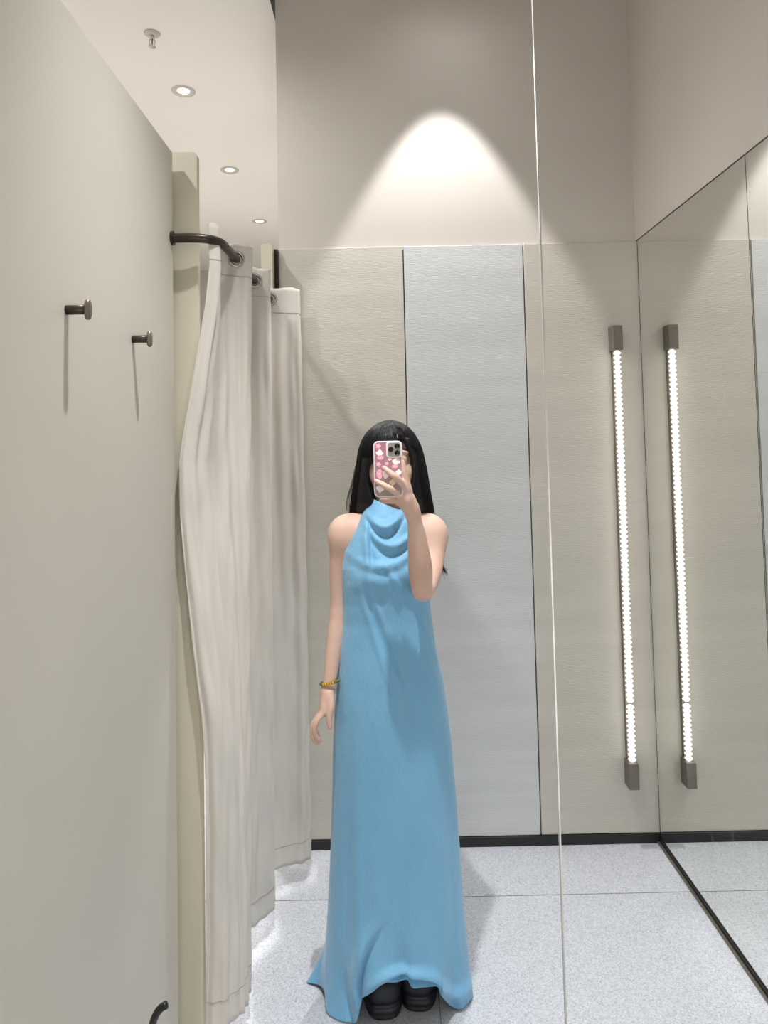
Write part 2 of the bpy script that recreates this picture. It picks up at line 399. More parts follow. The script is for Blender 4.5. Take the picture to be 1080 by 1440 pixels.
# ------------------------------------------------------------------ wall pegs
def peg(y, z, label):
    e = empty('coat_hook', (XL, y, z), label, 'coat hook', 'round coat hooks on the left wall')
    b = bmesh.new(); lathe(b, [(0, 0), (.0085, 0), (.0085, .036), (0, .036)], (0, 0, 0), (1, 0, 0), 24); obj('shaft', b, m_bronze, e, True)
    b = bmesh.new(); lathe(b, [(0, .034), (.0165, .034), (.0185, .036), (.0185, .040), (.0165, .042), (0, .042)], (0, 0, 0), (1, 0, 0), 36)
    for q in b.verts: q.co.y *= .5
    obj('disc', b, m_bronze2, e, True)
    return e
def wall_pt(px, py):
    p = P(px, py, 1); k = XL / p.x; return k, CAMZ + (p.z - CAMZ) * k
y1, z1 = wall_pt(93.5, 436); y2, z2 = wall_pt(186.5, 477)
peg(y1, z1, 'larger dark bronze coat hook on the left wall, nearer the camera')
peg(y2, z2, 'smaller looking dark bronze coat hook on the left wall, nearer the curtain')

# bent black tube at the bottom left
y3 = 1.52
st = empty('metal_stand', tuple(P(222, 1700, y3).xy) + (0,), 'bent black metal tube rising beside the left wall at the bottom edge', 'stand')
st.location = (XL + .10, y3, 0)
pts = [P(234, 1413, y3), P(226, 1418, y3), P(219, 1428, y3), P(214, 1444, y3 + .005), P(212, 1475, y3 + .01), P(212, 1530, y3 + .01)]
pts = [Vector(q) for q in catmull(pts, 6)]
end = pts[-1].copy(); end.z = .004; pts.append(end)
b = bmesh.new(); tube(b, [q - st.location for q in pts], .0078, 12); obj('bent_tube', b, m_black, st, True)
b = bmesh.new(); lathe(b, [(0, 0), (.05, 0), (.05, .004), (0, .006)], end - st.location - Vector((0, 0, .004)), (0, 0, 1), 28); obj('foot', b, m_black, st, True)

# ------------------------------------------------------------------ curtain and rail
ZR = P(325, 366, 2.11).z
rail_pts = [(XL, 1.872, ZR), (-.50, 1.873, ZR), (-.462, 1.885, ZR), (-.438, 1.915, ZR), (-.430, 1.96, ZR), (-.427, 2.1, ZR), (-.424, 2.4, ZR), (-.421, 2.7, ZR), (-.420, 2.834, ZR)]
rail = empty('curtain_rail', (-.425, 2.1, ZR), 'dark bronze curved rail the curtain hangs from', 'curtain rail')
b = bmesh.new(); tube(b, [Vector(q) - rail.location for q in catmull(rail_pts, 8)], .0125, 16); obj('tube', b, m_rail, rail, True)
b = bmesh.new(); cyl(b, Vector((XL, 1.872, ZR)) - rail.location, Vector((XL + .006, 1.872, ZR)) - rail.location, .019, seg=28)
obj('bracket', b, m_rail, rail)
TOP = [(-.462, 1.893), (-.440, 1.915), (-.456, 1.98), (-.474, 2.075), (-.43, 2.105), (-.386, 2.125), (-.41, 2.22), (-.474, 2.352), (-.425, 2.387), (-.376, 2.408), (-.40, 2.50), (-.466, 2.655), (-.42, 2.692), (-.355, 2.712), (-.318, 2.722), (-.316, 2.765)]
BOT = [(-.505, 1.895), (-.462, 1.905), (-.425, 1.94), (-.404, 1.97), (-.402, 2.00), (-.404, 2.04), (-.43, 2.12), (-.456, 2.26), (-.42, 2.31), (-.388, 2.375), (-.400, 2.43), (-.44, 2.52), (-.408, 2.59), (-.345, 2.615), (-.300, 2.645), (-.305, 2.72)]
ZT = ZR + .045; ZH = .082
lead = [(325, 293), (370, 295), (430, 289), (500, 278), (560, 268), (610, 259), (650, 254), (725, 255), (800, 262), (900, 272), (1000, 284), (1060, 289), (1100, 290), (1415, 290)]
lead_z = [(P(x, y, 1.893).z, P(x, y, 1.893).x) for y, x in lead][::-1]
def lead_x(z): return float(np.interp(z, [q[0] for q in lead_z], [q[1] for q in lead_z]))
ncol = 14; NZ = 150
bm = bmesh.new(); rows = []
nu = (len(TOP) - 1) * ncol + 1
for r in range(NZ + 1):
    z = ZT + (ZH - ZT) * r / NZ; v = (ZT - z) / (ZT - ZH); e = v ** .75
    ctrl = [np.array(TOP[i]) * (1 - e) + np.array(BOT[i]) * e for i in range(len(TOP))]
    lx = lead_x(z); off = lx - ctrl[0][0]
    for i in range(6): ctrl[i] = ctrl[i] + np.array((off * (1, .95, .6, .28, .1, .02)[i], -.012 * math.sin(PI * min(1, max(0, v * 1.15))) * (1 if i < 3 else 0)))
    ln = catmull(ctrl, ncol); row = []
    for j, q in enumerate(ln):
        u = j / (nu - 1); t = ln[min(j + 1, nu - 1)] - ln[max(j - 1, 0)]; t /= (np.linalg.norm(t) + 1e-9); nrm = np.array((-t[1], t[0]))
        amp = min(1, v * 6) * .0045
        d = amp * (math.sin(u * 75 + 1.3 * math.sin(v * 3 + u * 4)) * .7 + .6 * math.sin(u * 131 + 2.2 * math.sin(v * 5 + 1) + v * 2))
        d += .0016 * math.sin(v * 46 + u * 30 + 2 * math.sin(u * 60)) * (min(1, v * 5))
        q = q + nrm * d
        top = .004 * math.sin(u * 52) if r == 0 else 0
        row.append(bm.verts.new((q[0], q[1], z + top)))
    rows.append(row)
for A, B in zip(rows, rows[1:]):
    for i in range(nu - 1): bm.faces.new((A[i], A[i + 1], B[i + 1], B[i]))
cur = obj('curtain', bm, m_curtain, None, True)
tag(cur, 'long pleated beige grey curtain with metal eyelets hanging on the dark rail at the left', 'curtain')
sol = cur.modifiers.new('thick', 'SOLIDIFY'); sol.thickness = .0022; sol.offset = 0
dg = bpy.context.evaluated_depsgraph_get()
def curtain_line(z, dz, name, rad, off=.0018):
    v = (ZT - z) / (ZT - ZH); r = min(NZ, max(0, round(v * NZ)))
    me_v = [vv.co.copy() for vv in cur.data.vertices][r * nu:(r + 1) * nu]
    bm = bmesh.new()
    for s in (-1, 1):
        pts = []
        for j, q in enumerate(me_v):
            t = (me_v[min(j + 1, nu - 1)] - me_v[max(j - 1, 0)]).normalized()
            pts.append(q + Vector((-t.y, t.x, 0)) * off * s)
        tube(bm, pts, rad, 5)
    obj(name, bm, m_stitch, cur, True)
curtain_line(ZH + .065, 0, 'hem_stitch', .0006)
curtain_line(ZT - .10, 0, 'header_stitch', .0006)
ri = round((ZT - ZR) / (ZT - ZH) * NZ); rrow = [q.co for q in cur.data.vertices][ri * nu:(ri + 1) * nu]
rail_x = lambda y: float(np.interp(y, [q[1] for q in rail_pts], [q[0] for q in rail_pts]))
for seed in (2.105, 2.387, 2.692):
    j = min((k for k in range(2, nu - 2) if abs(rrow[k].y - seed) < .05), key=lambda k: abs(rrow[k].x - rail_x(rrow[k].y)))
    t = (rrow[j + 2] - rrow[j - 2]).normalized(); ax = Vector((t.y, -t.x, 0)); ax = ax if ax.y < 0 else -ax
    b = bmesh.new()
    for sd in (-1, 1): torus(b, Vector((rrow[j].x, rrow[j].y, ZR)) + ax * .0035 * sd, ax, .0215, .0055, 32, 10)
    obj('eyelet', b, m_steel, cur, True)

# ------------------------------------------------------------------ implicit surface kit for body and hair
class Field:
    def __init__(s, lo, hi, h):
        s.lo = np.array(lo, float); s.h = h; s.n = np.ceil((np.array(hi) - s.lo) / h).astype(int) + 1
        s.A = np.full(s.n, .05, np.float32)
    def sub(s, lo, hi):
        i0 = np.clip(np.floor((np.array(lo) - s.lo) / s.h).astype(int), 0, s.n - 1); i1 = np.clip(np.ceil((np.array(hi) - s.lo) / s.h).astype(int) + 1, 1, s.n)
        g = [(s.lo[k] + np.arange(i0[k], i1[k]) * s.h).astype(np.float32) for k in range(3)]
        return tuple(slice(i0[k], i1[k]) for k in range(3)), g[0][:, None, None], g[1][None, :, None], g[2][None, None, :]
    def merge(s, sl, d, k, op='u'):
        a = s.A[sl]
        if op == 'u':
            if k <= 0: s.A[sl] = np.minimum(a, d); return
            h = np.clip(k - np.abs(a - d), 0, None) / k; s.A[sl] = np.minimum(a, d) - h * h * k * .25
        else:
            d = -d
            h = np.clip(k - np.abs(a - d), 0, None) / k; s.A[sl] = np.maximum(a, d) + h * h * k * .25
    def cone(s, a, b, ra, rb, k=.01, flat=None, op='u'):
        a = np.array(a, float); b = np.array(b, float); m = max(ra, rb) + k + .012
        sl, x, y, z = s.sub(np.minimum(a, b) - m, np.maximum(a, b) + m)
        d = b - a; L = d @ d + 1e-12
        t = np.clip(((x - a[0]) * d[0] + (y - a[1]) * d[1] + (z - a[2]) * d[2]) / L, 0, 1)
        dd = np.sqrt((x - a[0] - t * d[0]) ** 2 + (y - a[1] - t * d[1]) ** 2 + (z - a[2] - t * d[2]) ** 2) - (ra + (rb - ra) * t)
        s.merge(sl, dd, k, op)
    def ell(s, c, r, k=.01, rot=None, op='u'):
        c = np.array(c, float); r = np.array(r, float); m = max(r) + k + .012
        sl, x, y, z = s.sub(c - m, c + m); X_, Y_, Z_ = x - c[0], y - c[1], z - c[2]
        if rot is not None:
            R = np.array(rot.transposed() if hasattr(rot, 'transposed') else rot)
            X_, Y_, Z_ = (R[0][0] * X_ + R[0][1] * Y_ + R[0][2] * Z_, R[1][0] * X_ + R[1][1] * Y_ + R[1][2] * Z_, R[2][0] * X_ + R[2][1] * Y_ + R[2][2] * Z_)
        k0 = np.sqrt((X_ / r[0]) ** 2 + (Y_ / r[1]) ** 2 + (Z_ / r[2]) ** 2); k1 = np.sqrt((X_ / r[0] ** 2) ** 2 + (Y_ / r[1] ** 2) ** 2 + (Z_ / r[2] ** 2) ** 2) + 1e-6
        s.merge(sl, k0 * (k0 - 1) / k1, k, op)
    def chain(s, pts, rads, k):
        """one tapering limb: smooth centre line, radii eased along it, blended in as a whole"""
        q = catmull([np.append(p, r) for p, r in zip(pts, rads)], 6); q = np.array(q); m = q[:, 3].max() + k + .014
        sl, x, y, z = s.sub(q[:, :3].min(0) - m, q[:, :3].max(0) + m); best = None
        for a, b in zip(q, q[1:]):
            d = b[:3] - a[:3]; L = d @ d + 1e-12
            t = np.clip(((x - a[0]) * d[0] + (y - a[1]) * d[1] + (z - a[2]) * d[2]) / L, 0, 1)
            dd = np.sqrt((x - a[0] - t * d[0]) ** 2 + (y - a[1] - t * d[1]) ** 2 + (z - a[2] - t * d[2]) ** 2) - (a[3] + (b[3] - a[3]) * t)
            best = dd if best is None else np.minimum(best, dd)
        s.merge(sl, best, k)
    def column(s, table, k=.006, op='u', sl=None):
        """stacked ellipses: table of (z, x0, x1, y0, y1), top down"""
        t = np.array(sorted(table)); sl, x, y, z = s.sub((t[:, 1].min() - .03, t[:, 3].min() - .03, t[0, 0] - .02), (t[:, 2].max() + .03, t[:, 4].max() + .03, t[-1, 0] + .02))
        zz = z.ravel(); g = [np.interp(zz, t[:, 0], t[:, c])[None, None, :].astype(np.float32) for c in (1, 2, 3, 4)]
        cx_, cy_ = (g[0] + g[1]) / 2, (g[2] + g[3]) / 2; a = np.maximum((g[1] - g[0]) / 2, .001); b = np.maximum((g[3] - g[2]) / 2, .001)
        d = (np.sqrt(((x - cx_) / a) ** 2 + ((y - cy_) / b) ** 2) - 1) * np.minimum(a, b)
        d = np.maximum(d, np.maximum(z - t[-1, 0], t[0, 0] - z)); s.merge(sl, d.astype(np.float32), k, op)
    def mesh(s, name):
        A = s.A; nx, ny, nz = A.shape; I = A < 0
        c = np.zeros((nx - 1, ny - 1, nz - 1), np.uint8)
        for dx in (0, 1):
            for dy in (0, 1):
                for dz in (0, 1): c += I[dx:nx - 1 + dx, dy:ny - 1 + dy, dz:nz - 1 + dz]
        act = np.argwhere((c > 0) & (c < 8)); del c
        idx = np.full((nx - 1, ny - 1, nz - 1), -1, np.int32); idx[act[:, 0], act[:, 1], act[:, 2]] = np.arange(len(act))
        pos = np.zeros((len(act), 3)); cnt = np.zeros(len(act))
        cor = [(a, b_, c_) for a in (0, 1) for b_ in (0, 1) for c_ in (0, 1)]
        val = {q: A[act[:, 0] + q[0], act[:, 1] + q[1], act[:, 2] + q[2]] for q in cor}
        for q in cor:
            for ax in range(3):
                if q[ax]: continue
                q2 = list(q); q2[ax] = 1; q2 = tuple(q2); u, v = val[q], val[q2]; mk = (u < 0) != (v < 0)
                t = np.where(mk, u / np.where(mk, u - v, 1), 0)
                p = np.array(q, float)[None, :].repeat(len(act), 0); p[:, ax] += t
                pos[mk] += p[mk]; cnt[mk] += 1
        V = s.lo + (act + pos / cnt[:, None]) * s.h
        faces = []
        for ax in range(3):
            o1, o2 = [(1, 2), (2, 0), (0, 1)][ax]
            sl0 = [slice(None)] * 3; sl1 = [slice(None)] * 3; sl0[ax] = slice(0, -1); sl1[ax] = slice(1, None)
            e = np.argwhere(I[tuple(sl0)] != I[tuple(sl1)])
            e = e[(e[:, o1] > 0) & (e[:, o2] > 0) & (e[:, o1] < A.shape[o1] - 1) & (e[:, o2] < A.shape[o2] - 1)]
            def cell(d1, d2):
                q = e.copy(); q[:, o1] -= d1; q[:, o2] -= d2; return idx[q[:, 0], q[:, 1], q[:, 2]]
            f = np.stack([cell(1, 1), cell(0, 1), cell(0, 0), cell(1, 0)], 1)
            fl_ = ~I[e[:, 0], e[:, 1], e[:, 2]]; f[fl_] = f[fl_][:, ::-1]; faces.append(f)
        Fc = np.concatenate(faces); Fc = Fc[(Fc >= 0).all(1)]
        me = bpy.data.meshes.new(name); me.from_pydata(V.tolist(), [], Fc.tolist()); me.update(); me.validate()
        return me

# ------------------------------------------------------------------ the woman
PX0, PD = 547.0, 2.05
base = P(552, 1420, 2.02); base.z = 0
person = empty('person', base, 'woman with long black hair in a blue maxi dress raising a phone before her face', 'person')
def child(o, par=person):
    o.parent = par; o.matrix_parent_inverse = Matrix.Translation(base).inverted() if par is person else Matrix.Identity(4)
    return o
B = Field((-.27, 1.72, .02), (.25, 2.24, 1.66), .0032)
def v(px, py, D): return np.array(P(px, py, D))
# torso
B.ell(v(548, 905, 2.07), (.125, .085, .17), .02)
B.ell(v(548, 985, 2.075), (.145, .10, .13), .05)
B.ell(v(547, 800, 2.065), (.118, .082, .14), .05)
B.ell(v(547, 762, 2.065), (.118, .068, .09), .05)
for s in (-1, 1): B.ell(v(548 + s * 28, 805, 2.005), (.05, .045, .052), .03)
# neck, trapezius, clavicle
B.cone(v(549, 745, 2.085), v(549, 688, 2.065), .052, .047, .03)
B.cone(v(500, 746, 2.075), v(545, 720, 2.085), .026, .040, .05)
B.cone(v(594, 746, 2.075), v(553, 720, 2.085), .026, .040, .05)
B.cone(v(508, 748, 2.03), v(545, 742, 2.03), .010, .008, .02)
B.cone(v(588, 748, 2.03), v(552, 742, 2.03), .010, .008, .02)
# hanging arm (image left)
B.ell(v(485, 750, 2.07), (.046, .045, .05), .045)
B.chain([v(484, 756, 2.07), v(479.5, 800, 2.075), v(479, 840, 2.078), v(477, 862, 2.075)], [.037, .0335, .030, .0265], .03)
B.chain([v(477, 862, 2.075), v(474, 890, 2.065), v(468.5, 925, 2.05), v(464.5, 956, 2.035), v(463, 968, 2.03)], [.0265, .0285, .0235, .0185, .0175], .008)
B.ell(v(460.5, 984, 2.028), (.019, .030, .040), .018, Matrix.Rotation(math.radians(-9), 3, 'Y'))
B.ell(v(457, 993, 2.028), (.016, .036, .026), .014)
fk = [((455, 1001, 2.000), (444.5, 1016, 1.992), (442.5, 1031, 1.994), (449.5, 1041, 2.004)),
      ((452, 1003, 2.020), (440.5, 1021, 2.014), (440, 1036, 2.014), (446.5, 1046, 2.02)),
      ((451, 1002, 2.040), (440.5, 1019, 2.038), (441, 1034, 2.038), (447, 1043, 2.04)),
      ((452, 1000, 2.057), (444, 1014, 2.06), (443, 1026, 2.06), (448, 1035, 2.06))]
for i, q in enumerate(fk):
    r = [.0088, .0082, .0075, .0062] if i < 3 else [.0078, .007, .0065, .0055]
    B.chain([v(*t) for t in q], r, .003)
B.chain([v(464, 976, 2.012), v(465.5, 993, 1.998), v(463, 1009, 1.992), v(464, 1023, 1.992)], [.0115, .0105, .0085, .0068], .006)
# raised arm (image right)
B.ell(v(606, 749, 2.065), (.044, .045, .048), .045)
B.chain([v(607, 757, 2.06), v(606, 790, 2.015), v(600, 820, 1.955), v(595.5, 831, 1.910)], [.0385, .036, .0315, .0265], .03)
B.chain([v(593.5, 830, 1.893), v(591, 800, 1.875), v(587.5, 765, 1.855), v(583.5, 735, 1.838), v(580.5, 721, 1.832)], [.0275, .0318, .0262, .0190, .0170], .012)
B.cone(v(580.5, 723, 1.832), v(574, 703, 1.815), .0175, .0150, .014)
B.cone(v(579, 713, 1.826), v(570.5, 687, 1.804), .0150, .0115, .014)
B.cone(v(577, 714, 1.826), v(562.5, 697, 1.806), .0145, .0110, .014)
B.cone(v(575, 713, 1.830), v(555.5, 702, 1.818), .0130, .0100, .012)
hold = [((575, 690, 1.808), (570.5, 672, 1.802), (568, 660, 1.800), (565.8, 649, 1.8005)),
        ((569.5, 685, 1.803), (557.5, 672, 1.783), (548.5, 665, 1.784), (539.5, 657.5, 1.7895)),
        ((562, 696, 1.803), (549, 687.5, 1.783), (539, 682, 1.784), (528.5, 676, 1.7895)),
        ((556, 703, 1.815), (546, 704.5, 1.806), (540, 704.5, 1.814), (536, 703.5, 1.824))]
for i, q in enumerate(hold):
    r = ([.0096, .0086, .0078, .0062], [.0100, .0090, .0080, .0060], [.0096, .0086, .0077, .0060], [.0082, .0076, .007, .006])[i]
    B.chain([v(*t) for t in q], r, .004)
B.chain([v(576, 708, 1.838), v(568, 695, 1.838), v(557, 683, 1.832), v(551, 671, 1.831)], [.0130, .0115, .0098, .0082], .006)
# legs
for s, xk, xa in ((-1, 520, 536), (1, 576, 590)):
    D0 = 2.075
    h = v(548 + s * 24, 1010, D0); kn = v(548 + s * 21, 1205, 2.08); an = np.array([X(xa, 1400, 2.1), 2.135, .11])
    B.chain([h, (h + kn) / 2, kn, kn * .45 + an * .55 + np.array((0, .02, .04)), an, an - np.array((0, .0, .05))], [.082, .066, .050, .046, .033, .034], .03)
# head
HC = v(550, 650, 2.065)
def hd(x, y, z): return HC + np.array((x, y, z))
B.ell(hd(0, .018, .030), (.073, .088, .082), .02)
B.ell(hd(0, -.012, -.020), (.064, .070, .078), .03)
B.ell(hd(0, -.040, -.078), (.034, .034, .030), .035)
for s in (-1, 1):
    B.ell(hd(s * .036, -.048, -.030), (.026, .024, .026), .02)
    B.ell(hd(s * .031, -.0735, .012), (.017, .012, .010), .012, op='s')
    B.cone(hd(s * .014, -.082, .027), hd(s * .045, -.070, .028), .006, .005, .012)
    B.ell(hd(s * .031, -.066, .0125), (.015, .0150, .0125), .004); B.ell(hd(s * .031, -.066, .004), (.014, .0142, .008), .004)
    B.ell(hd(s * .074, .012, -.002), (.008, .018, .030), .008, Matrix.Rotation(s * .3, 3, 'Z'))
    B.ell(hd(s * .0095, -.092, -.026), (.008, .008, .006), .006)
B.cone(hd(0, -.078, .020), hd(0, -.098, -.020), .007, .0095, .012)
B.ell(hd(0, -.083, -.048), (.021, .010, .0055), .005)
B.ell(hd(0, -.081, -.057), (.017, .010, .0060), .005)
B.ell(hd(0, -.0935, -.0525), (.020, .004, .0011), .002, op='s')
me = B.mesh('body'); del B
body = child(link('body', me, m_skin, None, True))
me.materials.append(m_nail); me.materials.append(m_lip)
# nails and lips by place
nails = [v(538.5, 656.5, 1.781), v(527.5, 675.3, 1.781), v(566, 648, 1.793), v(464, 1024, 1.986), v(450, 1042, 1.998)]
cen = np.zeros(len(me.polygons) * 3); me.polygons.foreach_get('center', cen); cen = cen.reshape(-1, 3)
mi = np.zeros(len(me.polygons), np.int32)
for q in nails: mi[np.linalg.norm((cen - q) * np.array((1, .8, 1)), axis=1) < .0062] = 1
lp = (cen - hd(0, -.09, -.0525)) / np.array((.021, .02, .0095)); mi[np.linalg.norm(lp, axis=1) < 1] = 2
me.polygons.foreach_set('material_index', mi)
sm = body.modifiers.new('smooth', 'SMOOTH'); sm.factor = .5; sm.iterations = 2
for s in (-1, 1):
    b = bmesh.new(); bmesh.ops.create_uvsphere(b, u_segments=20, v_segments=12, radius=.0102)
    for q in b.verts: q.co = q.co + Vector(hd(s * .031, -.0705, .010))
    e = child(obj('eye', b, m_eyew, None, True)); e['label'] = 'white eye with dark iris'
    e.data.materials.append(m_iris)
    for p in e.data.polygons:
        c = Vector(p.center) - Vector(hd(s * .031, -.0705, .010))
        if c.y < -.0095: p.material_index = 1
    b = bmesh.new(); tube(b, [Vector(hd(s * a, -.086 + abs(a - .03) * .5, .036 + c)) for a, c in ((.014, -.002), (.026, .002), (.038, .002), (.048, -.003))], [.0012, .002, .0018, .0006], 8)
    child(obj('eyebrow', b, m_hair, None, True))

# hair ------------------------------------------------------------
H = Field((-.20, 1.88, 1.06), (.25, 2.26, 1.68), .0035)
hrow = [(591.5, 543, 553, 2.05, 2.08), (594, 533, 562, 2.02, 2.11), (598, 526, 570, 2.00, 2.13), (604, 519, 577, 1.985, 2.145), (613, 512, 584, 1.972, 2.16), (626, 506, 591, 1.963, 2.168), (642, 502.5, 596, 1.962, 2.172),
        (662, 500, 600, 1.968, 2.175), (685, 496, 604, 1.985, 2.175), (705, 493, 608, 2.00, 2.178), (722, 491, 611, 2.03, 2.182), (736, 498, 610, 2.09, 2.19), (760, 510, 610, 2.125, 2.195), (800, 530, 614, 2.145, 2.195), (840, 556, 606, 2.155, 2.19), (862, 574, 590, 2.165, 2.18)]
ht_ = []
for py, a, c, d0, d1 in hrow:
    dm = 2.07; ht_.append((P(548, py, dm).z, X(a, py, dm), X(c, py, dm), d0, d1))
H.column(ht_)
cav = [(616, 562, 566), (626, 556, 574), (636, 548, 581), (645, 520, 585), (658, 508, 588), (680, 508, 588), (700, 514, 585), (720, 514, 586), (745, 505, 592), (775, 500, 596)]
H.column([(P(548, py, 2.0).z, X(a, py, 2.0), X(c, py, 2.0), 1.70 + .0 * py, 1.985 if py < 620 else (2.03 if py < 640 else 2.068)) for py, a, c in cav], .008, 's')
me = H.mesh('hair'); del H
bmh = bmesh.new(); bmh.from_mesh(me)
def strand(pts, r):
    tube(bmh, pts, [r * (1 - .6 * i / (len(pts) - 1)) for i in range(len(pts))], 4, True)
def hair_pt(row, ph, gro):
    z, x0, x1, y0, y1 = row
    return Vector(((x0 + x1) / 2 + math.cos(ph) * (x1 - x0) / 2 * gro, (y0 + y1) / 2 + math.sin(ph) * (y1 - y0) / 2 * gro, z))
cavx = lambda z: (np.interp(-z, [-P(548, q[0], 2.0).z for q in cav], [X(q[1], q[0], 2.0) for q in cav]), np.interp(-z, [-P(548, q[0], 2.0).z for q in cav], [X(q[2], q[0], 2.0) for q in cav]))
for i in range(1500):
    ph = random.uniform(0, 2 * PI); gr = random.uniform(.985, 1.012); last = random.choice((10, 10, 11, 12)) ; pts = []
    wob = random.uniform(-.03, .03)
    for k, row in enumerate(ht_[:last + 1]):
        q = hair_pt(row, ph + wob * k / 10, gr)
        if k > 3 and q.y < 2.07:
            a, c = cavx(q.z)
            if a - .004 < q.x < c + .004: break
        if k == 0: q.z += .0008
        pts.append(q)
    if len(pts) > 3: strand([Vector(q) for q in catmull(pts, 2)], random.uniform(.0004, .0009))
def loose(pp, r=.0005): strand([Vector(q) for q in catmull([v(*q) for q in pp], 5)], r)
for i in range(26):
    j = random.uniform(-1, 1); loose([(502 + j * 2, 655, 2.06), (497 + j * 3, 680, 2.06), (491 + j * 3, 700, 2.06), (491 + j * 4, 722 + j * 5, 2.08)], random.uniform(.0004, .0009))
    loose([(598 + j * 2, 655, 2.06), (601 + j * 3, 680, 2.08), (606 + j * 2.5, 705, 2.09), (610 + j * 3, 723 + j * 3, 2.10)], random.uniform(.0004, .0009))
for i in range(46):
    j = random.gauss(0, 1); k = random.gauss(0, 1)
    loose([(606 + k, 735, 2.14), (617 + j * 1.2, 762, 2.14), (622 + j * 1.5, 782 + k * 3, 2.13), (621 + j * 2, 797, 2.13), (626 + j * 2.6, 806 + k * 5, 2.13)], random.uniform(.0005, .0011))
# swept lock from the parting over the right temple
for i in range(60):
    j = random.random(); 
    loose([(560 + j * 3, 612 + j * 3, 1.995), (572 + j * 3, 622 - j * 5, 1.985), (583 + j * 2, 630 - j * 8, 1.992), (592 + j * 2, 644 - j * 10, 2.02), (596 + j * 3, 670, 2.06)], random.uniform(.0008, .0015))
    loose([(555 - j * 3, 612 + j * 3, 1.988), (540 - j * 3, 622 - j * 5, 1.975), (524 - j * 2, 636 - j * 10, 1.985), (512 - j * 2, 656 - j * 10, 2.01), (506 - j * 3, 690, 2.04)], random.uniform(.0008, .0015))
bmh.to_mesh(me); bmh.free()
hair = child(link('hair', me, m_hair, None, True))
b = bmesh.new(); tube(b, [Vector(q) for q in catmull([v(553.5, 593, 2.05), v(556, 599, 2.003), v(557.5, 607, 1.984), v(559, 616, 1.970)], 5)], [.0004] * 16, 6)
o = obj('parting', b, m_skin, hair, True); o['label'] = 'pale scalp line of the parting'

# dress -----------------------------------------------------------
rowsD = [  # py, left px, right px, front D, back D
    (702, 522, 574, 1.995, 2.135), (712, 517, 577, 1.985, 2.14), (724, 509, 584, 1.975, 2.145), (740, 499, 594, 1.968, 2.15), (756, 490, 602, 1.96, 2.155), (775, 483, 606, 1.953, 2.16),
    (800, 481, 605, 1.945, 2.165), (825, 482, 604, 1.945, 2.165), (850, 483, 604, 1.955, 2.165), (880, 482, 608, 1.962, 2.165), (915, 478, 613, 1.962, 2.17), (955, 475, 622, 1.958, 2.18),
    (1000, 471, 629, 1.958, 2.20), (1050, 469, 635, 1.96, 2.21), (1110, 468, 640, 1.963, 2.22), (1180, 466, 645, 1.967, 2.23), (1250, 463, 650, 1.972, 2.24), (1300, 460, 654, 1.975, 2.25)]
def Dfloor(px, py, z=0):
    a = P(px, py, 1); return (CAMZ - z) / (CAMZ - a.z)
hemf = [(0.0, 663, 1398, 0, None), (.035, 662, 1406, 0, None), (.075, 648, 1420, 0, None), (.105, 634, 1416, .012, None), (.135, 621, 1403, 0, 2.0), (.165, 615, 1391, 0, 1.985), (.20, 595, 1389, 0, 1.98), (.225, 581, 1389, 0, 1.985),
        (.245, 573, 1378, 0, 2.0), (.275, 557, 1383, 0, 1.975), (.31, 533, 1389, 0, 1.965), (.345, 515, 1400, 0, 1.975), (.37, 506, 1416, 0, 1.99), (.395, 500, 1431, .006, None), (.425, 487, 1439, 0, None), (.455, 469, 1433, 0, None), (.478, 459, 1422, .004, None),
        (.50, 457, 1396, .02, None), (.525, 448, 1386, .008, None), (.545, 433, 1383, 0, None), (.57, 441, 1374, 0, None), (.65, 480, 1345, 0, None), (.75, 550, 1330, 0, None), (.85, 620, 1342, 0, None), (.93, 653, 1372, 0, None)]
hem = []
for t, px, py, z, D in hemf:
    if D is None: hem.append((t, px, Dfloor(px, py, z), z + .003))
    else: hem.append((t, px, D, P(px, py, D).z))
0 and print('HEM', [(q[1], round(q[2], 3), round(q[3], 3)) for q in hem])
NT = 420
ht = [q[0] for q in hem] + [1.0]
hp = [np.array((X(q[1], 1400, q[2]), q[2], q[3])) for q in hem]
def hem_at(t):
    t %= 1; i = max(j for j in range(len(hem)) if hem[j][0] <= t); t0 = ht[i]; t1 = ht[i + 1]; f = (t - t0) / (t1 - t0); n = len(hp)
    a, b_, c, d = hp[i - 1], hp[i], hp[(i + 1) % n], hp[(i + 2) % n]
    return .5 * ((2 * b_) + (c - a) * f + (2 * a - 5 * b_ + 4 * c - d) * f * f + (3 * b_ - a - 3 * c + d) * f ** 3)
def gauss(x, m, s): return math.exp(-((x - m) / s) ** 2)
def ring(py):
    ys = [q[0] for q in rowsD]; g = lambda k: float(np.interp(py, ys, [q[k] for q in rowsD]))
    return g(1), g(2), g(3), g(4)
bm = bmesh.new(); rings = []
pys = list(np.linspace(702, 870, 86)) + list(np.linspace(873, 1290, 110))
